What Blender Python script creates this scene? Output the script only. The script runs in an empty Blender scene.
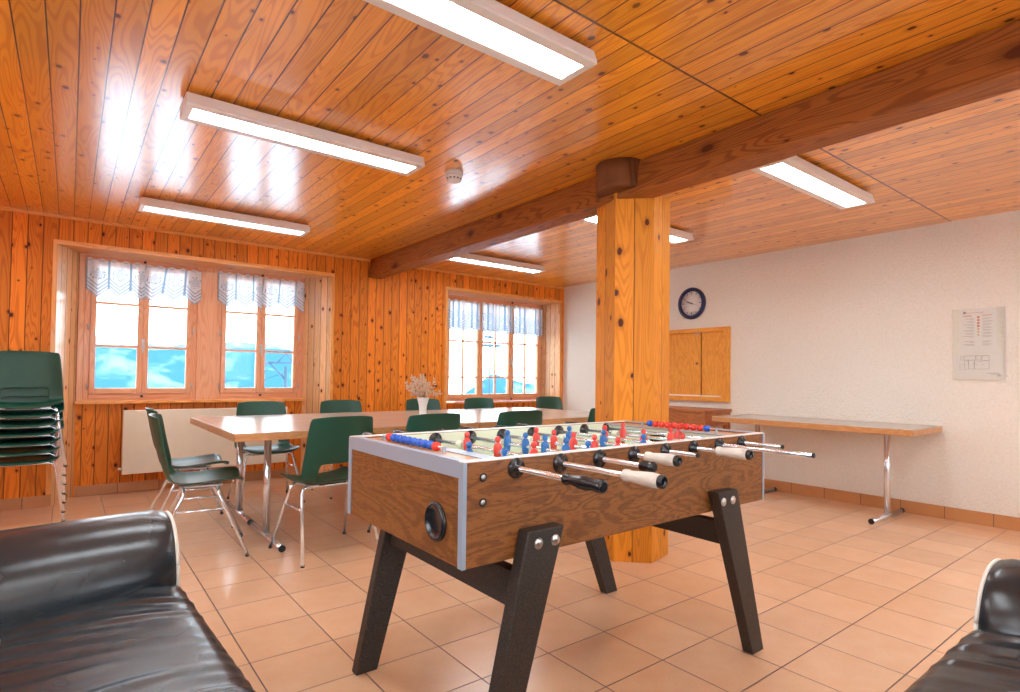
import bpy, bmesh, math, random
from mathutils import Vector, Matrix
random.seed(7)
S = bpy.context.scene
COL = S.collection
PI = math.pi

# ------------------------------------------------------------------ camera
CAM_H = 1.15776
cd = bpy.data.cameras.new('camera'); cam = bpy.data.objects.new('camera', cd); COL.objects.link(cam)
RT = Vector((0.77533247, -0.63144386, 0.01175602))
DN = Vector((0.02365196, 0.01043013, -0.99966584))
FW = Vector((0.63111025, 0.77535144, 0.0230217))
cam.matrix_world = Matrix(((RT.x, -DN.x, -FW.x, 0), (RT.y, -DN.y, -FW.y, 0), (RT.z, -DN.z, -FW.z, CAM_H), (0, 0, 0, 1)))
cd.sensor_width = 36; cd.sensor_fit = 'HORIZONTAL'
cd.lens = 575.434 * 36 / 1020
cd.shift_x = -28.05 / 1020; cd.shift_y = 17.87 / 1020
cd.clip_start = 0.02; cd.clip_end = 5000
S.camera = cam

# ------------------------------------------------------------------ world, exposure
W = bpy.data.worlds.new('sky'); S.world = W; W.use_nodes = True
nt = W.node_tree; nt.nodes.clear()
wo = nt.nodes.new('ShaderNodeOutputWorld'); bg = nt.nodes.new('ShaderNodeBackground')
tc = nt.nodes.new('ShaderNodeTexCoord'); sp = nt.nodes.new('ShaderNodeSeparateXYZ')
rp = nt.nodes.new('ShaderNodeValToRGB')
nt.links.new(tc.outputs['Generated'], sp.inputs[0]); nt.links.new(sp.outputs['Z'], rp.inputs[0])
rp.color_ramp.elements[0].position = 0.0; rp.color_ramp.elements[0].color = (0.90, 0.95, 1.0, 1)
rp.color_ramp.elements[1].position = 0.6; rp.color_ramp.elements[1].color = (0.72, 0.86, 1.0, 1)
nt.links.new(rp.outputs[0], bg.inputs['Color']); bg.inputs['Strength'].default_value = 5.0
nt.links.new(bg.outputs[0], wo.inputs[0])
S.view_settings.view_transform = 'Standard'; S.view_settings.look = 'None'
S.view_settings.gamma = 1; S.view_settings.use_curve_mapping = False
S.view_settings.exposure = 0.85
LAMP = 20.0          # radiance of the fluorescent diffusers
S.cycles.max_bounces = 10; S.cycles.diffuse_bounces = 6; S.cycles.glossy_bounces = 4
S.cycles.transparent_max_bounces = 12
S.cycles.sample_clamp_indirect = 6
S.cycles.use_denoising = True

# ------------------------------------------------------------------ node helpers
class NT:
    def __init__(s, name):
        s.m = bpy.data.materials.new(name); s.m.use_nodes = True
        s.t = s.m.node_tree; s.t.nodes.clear()
        s.out = s.t.nodes.new('ShaderNodeOutputMaterial')
    def n(s, typ, **k):
        x = s.t.nodes.new(typ)
        for a, v in k.items(): setattr(x, a, v)
        return x
    def set(s, sock, v):
        if isinstance(v, bpy.types.NodeSocket): s.t.links.new(v, sock)
        elif v is not None: sock.default_value = v
    def math(s, op, a, b=None, c=None, clamp=False):
        x = s.n('ShaderNodeMath', operation=op); x.use_clamp = clamp
        s.set(x.inputs[0], a)
        if b is not None: s.set(x.inputs[1], b)
        if c is not None: s.set(x.inputs[2], c)
        return x.outputs[0]
    def mix(s, f, a, b, mode='MIX'):
        x = s.n('ShaderNodeMix', data_type='RGBA', blend_type=mode)
        s.set(x.inputs[0], f)
        s.set(x.inputs[6], a if isinstance(a, bpy.types.NodeSocket) else (*a, 1)[:4])
        s.set(x.inputs[7], b if isinstance(b, bpy.types.NodeSocket) else (*b, 1)[:4])
        return x.outputs[2]
    def ss(s, e0, e1, x):      # smoothstep
        n = s.n('ShaderNodeMapRange', interpolation_type='SMOOTHSTEP'); s.set(n.inputs[0], x)
        s.set(n.inputs[1], e0); s.set(n.inputs[2], e1); n.inputs[3].default_value = 0; n.inputs[4].default_value = 1
        return n.outputs[0]
    def xyz(s, a, b, c):
        x = s.n('ShaderNodeCombineXYZ'); s.set(x.inputs[0], a); s.set(x.inputs[1], b); s.set(x.inputs[2], c); return x.outputs[0]
    def noise(s, vec, scale=5, detail=2, rough=.5, dist=0, out=0):
        x = s.n('ShaderNodeTexNoise'); s.set(x.inputs['Vector'], vec); s.set(x.inputs['Scale'], scale)
        x.inputs['Detail'].default_value = detail; x.inputs['Roughness'].default_value = rough; x.inputs['Distortion'].default_value = dist
        return x.outputs[out]
    def wn(s, v, out='Value'):
        x = s.n('ShaderNodeTexWhiteNoise', noise_dimensions='2D'); s.set(x.inputs['Vector'], v); return x.outputs[out]
    def uv(s):
        x = s.n('ShaderNodeUVMap'); y = s.n('ShaderNodeSeparateXYZ'); s.t.links.new(x.outputs[0], y.inputs[0]); return x.outputs[0], y.outputs[0], y.outputs[1]
    def obj(s):
        x = s.n('ShaderNodeTexCoord'); return x.outputs['Object']
    def bump(s, h, dist=.002, strength=1.0):
        b = s.n('ShaderNodeBump'); b.inputs['Distance'].default_value = dist; b.inputs['Strength'].default_value = strength
        s.set(b.inputs['Height'], h); return b.outputs[0]
    def bsdf(s, color, rough=.5, metal=0, normal=None, coat=0, coat_r=.1, spec=None, ior=None, coat_ior=None, sheen=None):
        p = s.n('ShaderNodeBsdfPrincipled')
        s.set(p.inputs['Base Color'], color if isinstance(color, bpy.types.NodeSocket) else (*color, 1)[:4])
        s.set(p.inputs['Roughness'], rough); s.set(p.inputs['Metallic'], metal)
        if normal is not None:
            s.set(p.inputs['Normal'], normal)
        if coat: p.inputs['Coat Weight'].default_value = coat; p.inputs['Coat Roughness'].default_value = coat_r
        if coat_ior: p.inputs['Coat IOR'].default_value = coat_ior
        if spec is not None: p.inputs['Specular IOR Level'].default_value = spec
        if ior: p.inputs['IOR'].default_value = ior
        s.t.links.new(p.outputs[0], s.out.inputs[0]); return p

def plain(name, color, rough=.5, metal=0, bump=None, coat=0, spec=None, vary=.06):
    t = NT(name)
    o = t.obj()
    nz = t.noise(o, 9, 3)
    c = t.mix(t.math('MULTIPLY', nz, 1.0), tuple(max(0, x*(1-vary)) for x in color), tuple(min(1, x*(1+vary)) for x in color))
    nrm = None
    if bump: nrm = t.bump(t.noise(o, bump[0], 3), bump[1])
    t.bsdf(c, rough, metal, nrm, coat=coat, spec=spec)
    return t.m

def pine(name, width=0.1, spec=.3, base=(.66, .27, .07), dark=(.40, .12, .022), knots=1.0, groove=.004, rough=.35, joint=None, coat=0.0, coat_r=.12, coat_ior=None, knot_size=.014, ku=1.0, kv=1.0, tone=.35):
    """boards along v of the UV map (metres), `width` wide in u"""
    t = NT(name)
    _, u, v = t.uv()
    ub = t.math('DIVIDE', u, width)
    idx = t.math('FLOOR', ub); fr = t.math('FRACT', ub)
    row = 0.0
    if joint is not None:
        row = t.math('GREATER_THAN', v, joint)
        idx2 = t.math('ADD', idx, t.math('MULTIPLY', row, 37.3))
    else: idx2 = idx
    r1 = t.wn(t.xyz(idx2, 3.7, 0)); r2 = t.wn(t.xyz(idx2, 9.1, 0))
    off = t.math('MULTIPLY', r1, 60.0)
    vv = t.math('ADD', v, off)
    # long grain
    gv = t.xyz(t.math('ADD', u, off), t.math('MULTIPLY', vv, .06), 0)
    g1 = t.noise(gv, 60, 3, .6, .8)
    gv2 = t.xyz(t.math('MULTIPLY', t.math('ADD', u, off), 1.0), t.math('MULTIPLY', vv, .10), 0)
    w = t.noise(gv2, 9, 1, .5, .4)
    rings = t.math('SINE', t.math('MULTIPLY', w, 95.0))
    rings = t.ss(-.2, 1.0, rings)
    c = t.mix(t.math('MULTIPLY', rings, .55), base, dark)
    c = t.mix(t.math('MULTIPLY', g1, .30), c, dark)
    # board to board tone
    tn = t.math('ADD', t.math('MULTIPLY', r2, tone), 1 - tone * .5)
    c = t.mix(1.0, c, t.xyz(tn, tn, tn), 'MULTIPLY')
    # knots: one voronoi in coordinates shifted for each board
    kvx = t.xyz(t.math('MULTIPLY', t.math('ADD', u, off), 6.5 * ku), t.math('MULTIPLY', vv, 4.2 * kv), 0)
    vo = t.n('ShaderNodeTexVoronoi', voronoi_dimensions='2D', feature='F1'); t.set(vo.inputs['Vector'], kvx); vo.inputs['Scale'].default_value = 1
    cellc = t.n('ShaderNodeSeparateColor'); t.t.links.new(vo.outputs['Color'], cellc.inputs[0])
    size = t.math('MULTIPLY', t.math('ADD', cellc.outputs[0], .25), knot_size * 6.5)
    keep = t.math('GREATER_THAN', cellc.outputs[1], 1 - .62 * knots)
    d = t.math('ADD', vo.outputs['Distance'], t.math('MULTIPLY', t.math('SUBTRACT', t.noise(kvx, 12, 2), .5), .05))
    core = t.math('MULTIPLY', t.math('SUBTRACT', 1.0, t.ss(t.math('MULTIPLY', size, .75), t.math('MULTIPLY', size, 1.15), d)), keep)
    halo = t.math('MULTIPLY', t.math('SUBTRACT', 1.0, t.ss(t.math('MULTIPLY', size, 1.0), t.math('MULTIPLY', size, 2.6), d)), keep)
    c = t.mix(t.math('MULTIPLY', halo, .45), c, (dark[0] * .8, dark[1] * .7, dark[2] * .6))
    c = t.mix(core, c, (.10, .022, .006))
    # groove
    e = t.math('MULTIPLY', t.math('MINIMUM', fr, t.math('SUBTRACT', 1.0, fr)), width)
    gr = t.ss(groove * .35, groove, e)
    if joint is not None:
        gr = t.math('MULTIPLY', gr, t.ss(.003, .008, t.math('ABSOLUTE', t.math('SUBTRACT', v, joint))))
    c = t.mix(gr, (.10, .028, .006), c) if groove else c
    hgt = t.math('ADD', t.math('MULTIPLY', gr, 1.0), t.math('MULTIPLY', g1, .05)) if groove else g1
    nrm = t.bump(hgt, .003 if groove else .0006)
    p = t.bsdf(c, rough, 0, nrm, coat=coat, coat_r=coat_r, coat_ior=coat_ior, spec=spec)
    return t.m

def laminate(name, base, dark, scale=1.0, rough=.4, wav=1.0):
    t = NT(name); _, u, v = t.uv()
    big = t.noise(t.xyz(t.math('MULTIPLY', u, 1.0), t.math('MULTIPLY', v, .22), 0), 7 * scale, 2, .5, 1.2 * wav)
    rings = t.ss(-.6, 1.0, t.math('SINE', t.math('MULTIPLY', big, 80.0)))
    fine = t.noise(t.xyz(u, t.math('MULTIPLY', v, .04), 0), 320, 2, .7)
    pore = t.ss(.52, .72, t.noise(t.xyz(u, t.math('MULTIPLY', v, .12), 0), 240, 1, .5))
    c = t.mix(t.math('MULTIPLY', rings, .5), base, dark)
    c = t.mix(t.math('MULTIPLY', pore, .75), c, dark)
    c = t.mix(t.math('MULTIPLY', fine, .25), c, tuple(x * .5 for x in dark))
    t.bsdf(c, rough, 0, t.bump(fine, .0004))
    return t.m

def tile_mat(name, size, ou, ov, rough=.20, grout=.0035, ca=(.72, .42, .24), cb=(.80, .53, .34)):
    t = NT(name); _, u, v = t.uv()
    a = t.math('DIVIDE', t.math('SUBTRACT', u, ou), size); b = t.math('DIVIDE', t.math('SUBTRACT', v, ov), size)
    fa = t.math('FRACT', a); fb = t.math('FRACT', b)
    ia = t.math('FLOOR', a); ib = t.math('FLOOR', b)
    r = t.wn(t.xyz(ia, ib, 0)); r3 = t.wn(t.xyz(ib, ia, 0))
    ea = t.math('MINIMUM', fa, t.math('SUBTRACT', 1.0, fa)); eb = t.math('MINIMUM', fb, t.math('SUBTRACT', 1.0, fb))
    e = t.math('MULTIPLY', t.math('MINIMUM', ea, eb), size)
    g = t.ss(grout * .45, grout * 1.0, e)
    vec = t.xyz(t.math('ADD', u, t.math('MULTIPLY', r, 30)), t.math('ADD', v, t.math('MULTIPLY', r3, 30)), 0)
    n1 = t.noise(vec, 7, 4, .6); n2 = t.noise(vec, 90, 3, .6)
    c = t.mix(n1, ca, cb)
    c = t.mix(t.math('MULTIPLY', t.ss(.55, .8, n2), .35), c, (.52, .24, .12))
    tn = t.math('ADD', t.math('MULTIPLY', r, .10), .92)
    c = t.mix(1.0, c, t.xyz(tn, tn, tn), 'MULTIPLY')
    c = t.mix(g, (.13, .085, .06), c)
    h = t.math('ADD', g, t.math('MULTIPLY', n1, .12))
    rr = t.math('ADD', t.math('MULTIPLY', t.math('SUBTRACT', 1.0, g), .4), rough)
    t.bsdf(c, rr, 0, t.bump(h, .002), spec=.7)
    return t.m

# ------------------------------------------------------------------ materials
M = {}
M['ceiling'] = pine('ceiling_pine', .102, base=(.97, .42, .035), dark=(.66, .19, .012), rough=.30, joint=1.56, knots=.95, coat=1.0, coat_r=.19, coat_ior=1.9, knot_size=.0125, ku=1.15, kv=1.15)
M['wallpine'] = pine('wall_pine', width=.10, base=(.90, .285, .024), dark=(.56, .12, .008), rough=.5, knots=1.15, knot_size=.0135, ku=1.1, kv=1.2)
M['reveal'] = pine('reveal_pine_lit', width=.09, base=(.90, .58, .30), dark=(.70, .36, .14), rough=.4, knots=.7, coat=1.0, coat_r=.25, coat_ior=1.9)  # paler than the wall boards: sky light on the reveals put into the colour
M['pillar'] = pine('pillar_pine', width=.125, base=(.80, .31, .028), dark=(.56, .17, .012), rough=.42, knots=.75, groove=.003, knot_size=.015)
M['frame'] = pine('window_pine', width=5.0, base=(.82, .42, .23), dark=(.68, .28, .12), rough=.35, knots=.12, groove=0, coat=.3)
M['trim'] = pine('trim_pine', width=5.0, base=(.86, .42, .12), dark=(.64, .24, .05), rough=.35, knots=.12, groove=0, coat=.3)
M['beam'] = pine('beam_oak', width=5.0, base=(.38, .125, .024), dark=(.12, .030, .006), rough=.55, knots=.5, groove=0, knot_size=.016, ku=.6, kv=.5)
M['log'] = pine('log_oak', width=5.0, base=(.20, .07, .022), dark=(.07, .022, .008), rough=.6, knots=.4, groove=0)
M['hatch'] = laminate('hatch_oak', (.94, .43, .055), (.72, .26, .025), .7, .45)
M['shelf'] = laminate('serving_shelf_wood', (.52, .19, .06), (.30, .085, .025), .8, .35)
M['walnut'] = laminate('football_table_walnut', (.31, .115, .026), (.095, .028, .007), 1.0, .45)
M['floor'] = tile_mat('terracotta_tiles', .33333, 1.25328, 1.85794)
M['skirt'] = tile_mat('skirting_tiles', .33333, .05, .25, .35, .0035, (.52, .22, .075), (.64, .31, .12))

def stucco():
    t = NT('roughcast_plaster'); o = t.obj()
    n1 = t.noise(o, 55, 3, .55, .4); n2 = t.noise(o, 2.0, 2)
    c = t.mix(n2, (.83, .82, .74), (.86, .85, .78))
    c = t.mix(t.math('MULTIPLY', t.ss(.35, .7, n1), .16), c, (.62, .50, .41))
    t.bsdf(c, .85, 0, t.bump(n1, .011, 1.0), spec=.2); return t.m
M['stucco'] = stucco()
M['plaster'] = plain('smooth_plaster', (.78, .72, .66), .8, spec=.2)

def leather():
    t = NT('black_leather'); o = t.obj()
    vo = t.n('ShaderNodeTexVoronoi', feature='DISTANCE_TO_EDGE'); t.set(vo.inputs['Vector'], o); vo.inputs['Scale'].default_value = 260
    cr = t.ss(0, .25, vo.outputs['Distance'])
    n = t.noise(o, 30, 3); n0 = t.noise(o, 4, 2)
    c = t.mix(n, (.008, .013, .018), (.016, .023, .029))  # slight blue of the window light put into the base colour
    t.bsdf(c, t.math('ADD', t.math('MULTIPLY', n0, .10), .22), 0, t.bump(n, .0006), spec=.7); return t.m
M['leather'] = leather()
M['piping'] = plain('cream_piping', (.80, .77, .70), .5)

def speckle(name, a, b, scale=300, rough=.45, bumpd=.0008):
    t = NT(name); o = t.obj(); n = t.noise(o, scale, 3, .7)
    t.bsdf(t.mix(t.ss(.42, .66, n), a, b), rough, 0, t.bump(n, bumpd)); return t.m
M['green'] = speckle('green_plastic', (.003, .055, .035), (.008, .10, .066), 420, .30)
M['blackleg'] = speckle('black_speckled_laminate', (.009, .008, .007), (.075, .055, .042), 330, .5)
M['chrome'] = plain('chrome', (.80, .88, .96), .17, .82, vary=.02)
M['steel'] = plain('brushed_steel', (.62, .62, .62), .3, 1.0)
M['alu'] = plain('aluminium_trim', (.40, .50, .62), .38, .35, vary=.03)
M['rubber'] = plain('black_rubber', (.012, .012, .013), .4)
M['blackpl'] = plain('black_plastic', (.010, .011, .014), .22, spec=.6)
M['white'] = plain('white_enamel', (.82, .82, .80), .3)
M['lampbody'] = plain('lamp_white_enamel', (.84, .80, .76), .35)
M['radiator'] = plain('radiator_cream', (.80, .72, .58), .4)
M['tabletop'] = plain('beige_tabletop_laminate', (.52, .42, .35), .20, spec=.6)
M['greytop'] = plain('grey_tabletop_laminate', (.50, .47, .43), .22, spec=.6)
M['edgewood'] = laminate('beech_edge', (.66, .34, .14), (.50, .22, .08), .9, .3)
M['field'] = plain('pale_green_playfield', (.55, .74, .55), .12, spec=.7, vary=.03)
M['inner'] = plain('cream_inner_wall', (.78, .82, .64), .35)
M['line'] = plain('white_field_line', (.85, .86, .84), .3)
M['redp'] = plain('red_plastic', (.70, .060, .045), .3)
M['bluep'] = plain('blue_plastic', (.022, .14, .42), .3)
M['bluebead'] = plain('blue_bead', (.012, .11, .58), .25)
M['redbead'] = plain('red_bead', (.78, .045, .03), .25)
M['tape'] = plain('white_grip_tape', (.66, .62, .55), .8, bump=(90, .003), vary=.25)
M['navy'] = plain('navy_plastic', (.012, .018, .085), .3)
M['paper'] = plain('paper', (.80, .80, .78), .7, vary=.01)
M['ink'] = plain('grey_ink', (.36, .37, .38), .7)
M['darkink'] = plain('dark_ink', (.10, .10, .10), .7)
M['redink'] = plain('red_ink', (.62, .07, .05), .6)
M['pinkink'] = plain('pink_ink', (.75, .42, .38), .6)
M['detector'] = plain('detector_white', (.78, .74, .70), .4)
M['bloom'] = plain('dried_cream_blossom', (.74, .56, .42), .8, vary=.2)
M['stem'] = plain('dried_stem', (.40, .22, .12), .8)
M['handle'] = plain('grey_window_handle', (.62, .58, .56), .3, .3)
M['snow'] = plain('snow', (.82, .86, .90), .8)
M['pylon'] = plain('pylon_steel', (.012, .045, .075), .6)

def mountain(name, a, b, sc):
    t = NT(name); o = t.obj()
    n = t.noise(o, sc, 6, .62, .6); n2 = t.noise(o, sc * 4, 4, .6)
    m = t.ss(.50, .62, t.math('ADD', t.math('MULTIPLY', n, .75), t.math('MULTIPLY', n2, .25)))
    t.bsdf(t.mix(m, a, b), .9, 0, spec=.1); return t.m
M['mtn'] = mountain('hazy_blue_mountain', (.026, .098, .165), (.12, .20, .24), .012)  # haze and its blue tint painted into the base colours
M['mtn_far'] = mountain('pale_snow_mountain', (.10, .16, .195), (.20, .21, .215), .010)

def glass():
    t = NT('clear_glass'); tr = t.n('ShaderNodeBsdfTransparent'); gl = t.n('ShaderNodeBsdfGlossy')
    tr.inputs[0].default_value = (.96, .98, .98, 1); gl.inputs['Roughness'].default_value = .02
    fr = t.n('ShaderNodeFresnel'); fr.inputs[0].default_value = 1.18
    mx = t.n('ShaderNodeMixShader'); t.set(mx.inputs[0], fr.outputs[0])
    t.t.links.new(tr.outputs[0], mx.inputs[1]); t.t.links.new(gl.outputs[0], mx.inputs[2]); t.t.links.new(mx.outputs[0], t.out.inputs[0])
    return t.m
M['glass'] = glass()

def lace(period=.17, vh=.36, seed=0.0):
    """lace: UV u along the width (m), v height above the point of the hem (m)"""
    t = NT('white_lace'); _, u, v = t.uv()
    pu = t.math('DIVIDE', u, period); f = t.math('FRACT', pu)
    tri = t.math('ABSOLUTE', t.math('SUBTRACT', f, .5))            # 0 at point .. .5
    hem = t.math('MULTIPLY', tri, .16)                              # hem height above the point
    hv = t.math('SUBTRACT', v, hem)                                 # height above the zigzag
    bands = t.ss(.1, .8, t.math('SINE', t.math('MULTIPLY', hv, 2 * PI / .034)))
    bandmask = t.math('LESS_THAN', hv, .125)
    bands = t.math('MULTIPLY', bands, bandmask)
    ef = t.math('MULTIPLY', t.math('MINIMUM', f, t.math('SUBTRACT', 1.0, f)), period)
    strip = t.math('SUBTRACT', 1.0, t.ss(.006, .012, ef))
    # rose
    rx = t.math('SUBTRACT', t.math('MULTIPLY', f, period), period / 2); ry = t.math('SUBTRACT', v, .225)
    r = t.math('SQRT', t.math('ADD', t.math('MULTIPLY', rx, rx), t.math('MULTIPLY', ry, ry)))
    th = t.math('ARCTAN2', ry, rx)
    r2 = t.math('SUBTRACT', r, t.math('MULTIPLY', t.math('SINE', t.math('MULTIPLY', th, 5.0)), .006))
    rose = t.math('MULTIPLY', t.ss(.1, .7, t.math('SINE', t.math('ADD', t.math('MULTIPLY', r2, 2 * PI / .016), th))), t.math('LESS_THAN', r2, .042))
    leaf = t.math('MULTIPLY', t.ss(.55, .6, t.noise(t.xyz(u, v, 0), 70, 0)), t.math('MULTIPLY', t.math('LESS_THAN', r, .062), t.math('GREATER_THAN', r, .044)))
    topb = t.math('GREATER_THAN', v, vh - .035)
    thread = t.noise(t.xyz(u, v, 0), 240, 1)
    a = t.math('MAXIMUM', t.math('MAXIMUM', bands, strip), t.math('MAXIMUM', rose, leaf))
    alpha = t.math('ADD', t.math('MULTIPLY', a, .06), t.math('ADD', .92, t.math('MULTIPLY', thread, .05)), clamp=True)
    alpha = t.math('MAXIMUM', alpha, t.math('MULTIPLY', topb, .9))
    df = t.n('ShaderNodeBsdfDiffuse'); tl = t.n('ShaderNodeBsdfTranslucent'); tr = t.n('ShaderNodeBsdfTransparent')
    c = t.mix(a, (.84, .87, .94), (.30, .48, .66))  # blue grey threads: their shade against the bright sky put into the colour
    t.set(df.inputs[0], c); t.set(tl.inputs[0], c)
    m1 = t.n('ShaderNodeMixShader'); m1.inputs[0].default_value = .16
    t.t.links.new(df.outputs[0], m1.inputs[1]); t.t.links.new(tl.outputs[0], m1.inputs[2])
    m2 = t.n('ShaderNodeMixShader'); t.set(m2.inputs[0], alpha)
    t.t.links.new(tr.outputs[0], m2.inputs[1]); t.t.links.new(m1.outputs[0], m2.inputs[2]); t.t.links.new(m2.outputs[0], t.out.inputs[0])
    return t.m
M['lace'] = lace()
M['lace_small'] = lace(.10, .42)

def acrylic():
    t = NT('clear_acrylic'); tr = t.n('ShaderNodeBsdfTransparent'); gl = t.n('ShaderNodeBsdfPrincipled')
    tr.inputs[0].default_value = (.98, .99, .98, 1); gl.inputs['Base Color'].default_value = (.8, .8, .78, 1); gl.inputs['Roughness'].default_value = .15
    mx = t.n('ShaderNodeMixShader'); mx.inputs[0].default_value = .10
    t.t.links.new(tr.outputs[0], mx.inputs[1]); t.t.links.new(gl.outputs[0], mx.inputs[2]); t.t.links.new(mx.outputs[0], t.out.inputs[0]); return t.m
M['acrylic'] = acrylic()

def lampmat():
    t = NT('lit_diffuser'); _, u, v = t.uv()
    w = t.math('ABSOLUTE', u)
    s = t.math('ADD', .80, t.math('MULTIPLY', .2, t.math('COSINE', t.math('MULTIPLY', w, 110.0))))
    e = t.n('ShaderNodeEmission'); e.inputs[0].default_value = (.90, .97, 1.0, 1)
    t.set(e.inputs[1], t.math('MULTIPLY', s, LAMP)); t.t.links.new(e.outputs[0], t.out.inputs[0]); return t.m
M['lamp'] = lampmat()

# ------------------------------------------------------------------ mesh builder
class MB:
    def __init__(s): s.b = bmesh.new(); s.uvl = s.b.loops.layers.uv.new('UVMap')
    def box(s, x0, x1, y0, y1, z0, z1, axis=None):
        P = [Vector((x, y, z)) for x in (x0, x1) for y in (y0, y1) for z in (z0, z1)]
        vs = [s.b.verts.new(p) for p in P]
        F = [(0, 1, 3, 2), (4, 6, 7, 5), (0, 4, 5, 1), (2, 3, 7, 6), (0, 2, 6, 4), (1, 5, 7, 3)]
        fs = [s.b.faces.new([vs[i] for i in f]) for f in F]
        s._uv(fs, axis); return s
    def _uv(s, fs, axis=None, smooth=False):
        for f in fs:
            f.normal_update(); n = f.normal; sh = 0
            if axis is not None:
                A = Vector({'x': (1, 0, 0), 'y': (0, 1, 0), 'z': (0, 0, 1)}[axis]) if isinstance(axis, str) else Vector(axis).normalized()
                T = n.cross(A)
                if T.length < .2: T = Vector((0, 0, 1)) if abs(A.z) < .5 else Vector((1, 0, 0)); A = n.cross(T)
                T.normalize()
            elif abs(n.z) > .7: T, A = Vector((1, 0, 0)), Vector((0, 1, 0))
            else: T = Vector((-n.y, n.x, 0)).normalized(); A = Vector((0, 0, 1)); sh = 3 * round(math.degrees(math.atan2(n.y, n.x)) / 10)
            for l in f.loops: l[s.uvl].uv = (l.vert.co.dot(T) + sh, l.vert.co.dot(A))
            f.smooth = smooth
    def prism(s, pts, z0, z1, axis=None):
        """plan polygon pts (counter clockwise) raised from z0 to z1"""
        a = [s.b.verts.new((x, y, z0)) for x, y in pts]; c = [s.b.verts.new((x, y, z1)) for x, y in pts]
        n = len(pts); fs = [s.b.faces.new(a[::-1]), s.b.faces.new(c)]
        fs += [s.b.faces.new((a[i], a[(i + 1) % n], c[(i + 1) % n], c[i])) for i in range(n)]
        s._uv(fs, axis); return s
    def hexa(s, bot, top, axis=None):
        """any 8 corner solid: 4 bottom and 4 top points"""
        a = [s.b.verts.new(p) for p in bot]; c = [s.b.verts.new(p) for p in top]
        fs = [s.b.faces.new(a[::-1]), s.b.faces.new(c)] + [s.b.faces.new((a[i], a[(i + 1) % 4], c[(i + 1) % 4], c[i])) for i in range(4)]
        s._uv(fs, axis); return s
    def extr(s, outline, origin, ex, ey, depth, axis=None, smooth=False):
        """outline in plane (ex, ey) at origin, pushed by the vector depth"""
        o = Vector(origin); ex = Vector(ex); ey = Vector(ey); d = Vector(depth)
        a = [s.b.verts.new(o + ex * p + ey * q) for p, q in outline]; c = [s.b.verts.new(v.co + d) for v in a]
        n = len(a); fs = [s.b.faces.new(a[::-1]), s.b.faces.new(c)] + [s.b.faces.new((a[i], a[(i + 1) % n], c[(i + 1) % n], c[i])) for i in range(n)]
        s._uv(fs, axis, smooth); return s
    def cyl(s, p, q, r, r2=None, n=16, caps=True):
        return s.tube([p, q], [r, r if r2 is None else r2], n, caps)
    def tube(s, pts, r, n=10, caps=True):
        pts = [Vector(p) for p in pts]; k = len(pts)
        rr = r if isinstance(r, (list, tuple)) else [r] * k
        prev = None; rings = []; L = 0; Ls = []
        for i in range(k):
            if i: L += (pts[i] - pts[i - 1]).length
            Ls.append(L)
            d = (pts[min(i + 1, k - 1)] - pts[max(i - 1, 0)]).normalized()
            if prev is None:
                u = d.orthogonal().normalized()
            else:
                u = (prev - d * prev.dot(d)).normalized()
            prev = u; w = d.cross(u)
            rings.append([s.b.verts.new(pts[i] + (u * math.cos(2 * PI * j / n) + w * math.sin(2 * PI * j / n)) * rr[i]) for j in range(n)])
        for i in range(k - 1):
            for j in range(n):
                f = s.b.faces.new((rings[i][j], rings[i][(j + 1) % n], rings[i + 1][(j + 1) % n], rings[i + 1][j])); f.smooth = True
                for l, (a, b) in zip(f.loops, ((j, i), (j + 1, i), (j + 1, i + 1), (j, i + 1))):
                    l[s.uvl].uv = (a / n * 2 * PI * rr[i], Ls[b])
        if caps:
            s._uv([s.b.faces.new(rings[0][::-1]), s.b.faces.new(rings[-1])])
        return s
    def lathe(s, prof, n=24, center=(0, 0, 0), ax=(0, 0, 1), sx=1.0, sy=1.0, caps=True):
        """prof: (radius, height) along ax"""
        A = Vector(ax).normalized(); U = A.orthogonal().normalized()
        if abs(A.z) > .99: U = Vector((1, 0, 0))
        V = A.cross(U); c = Vector(center); rings = []
        for r, h in prof:
            rings.append([s.b.verts.new(c + A * h + (U * math.cos(2 * PI * j / n) * sx + V * math.sin(2 * PI * j / n) * sy) * max(r, 1e-4)) for j in range(n)])
        for i in range(len(prof) - 1):
            for j in range(n):
                f = s.b.faces.new((rings[i][j], rings[i][(j + 1) % n], rings[i + 1][(j + 1) % n], rings[i + 1][j])); f.smooth = True
                for l, (a, b) in zip(f.loops, ((j, i), (j + 1, i), (j + 1, i + 1), (j, i + 1))): l[s.uvl].uv = (a / n * .3, prof[b][1])
        if caps:
            s._uv([s.b.faces.new(rings[0][::-1]), s.b.faces.new(rings[-1])])
        return s
    def grid(s, fn, nu, nv, uvfn=None, smooth=True, skip=None):
        vs = [[s.b.verts.new(fn(i / nu, j / nv)) for i in range(nu + 1)] for j in range(nv + 1)]
        for j in range(nv):
            for i in range(nu):
                if skip and skip(i, j): continue
                f = s.b.faces.new((vs[j][i], vs[j][i + 1], vs[j + 1][i + 1], vs[j + 1][i])); f.smooth = smooth
                for l, (a, b) in zip(f.loops, ((i, j), (i + 1, j), (i + 1, j + 1), (i, j + 1))):
                    l[s.uvl].uv = uvfn(a / nu, b / nv) if uvfn else (a / nu, b / nv)
        return s
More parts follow.
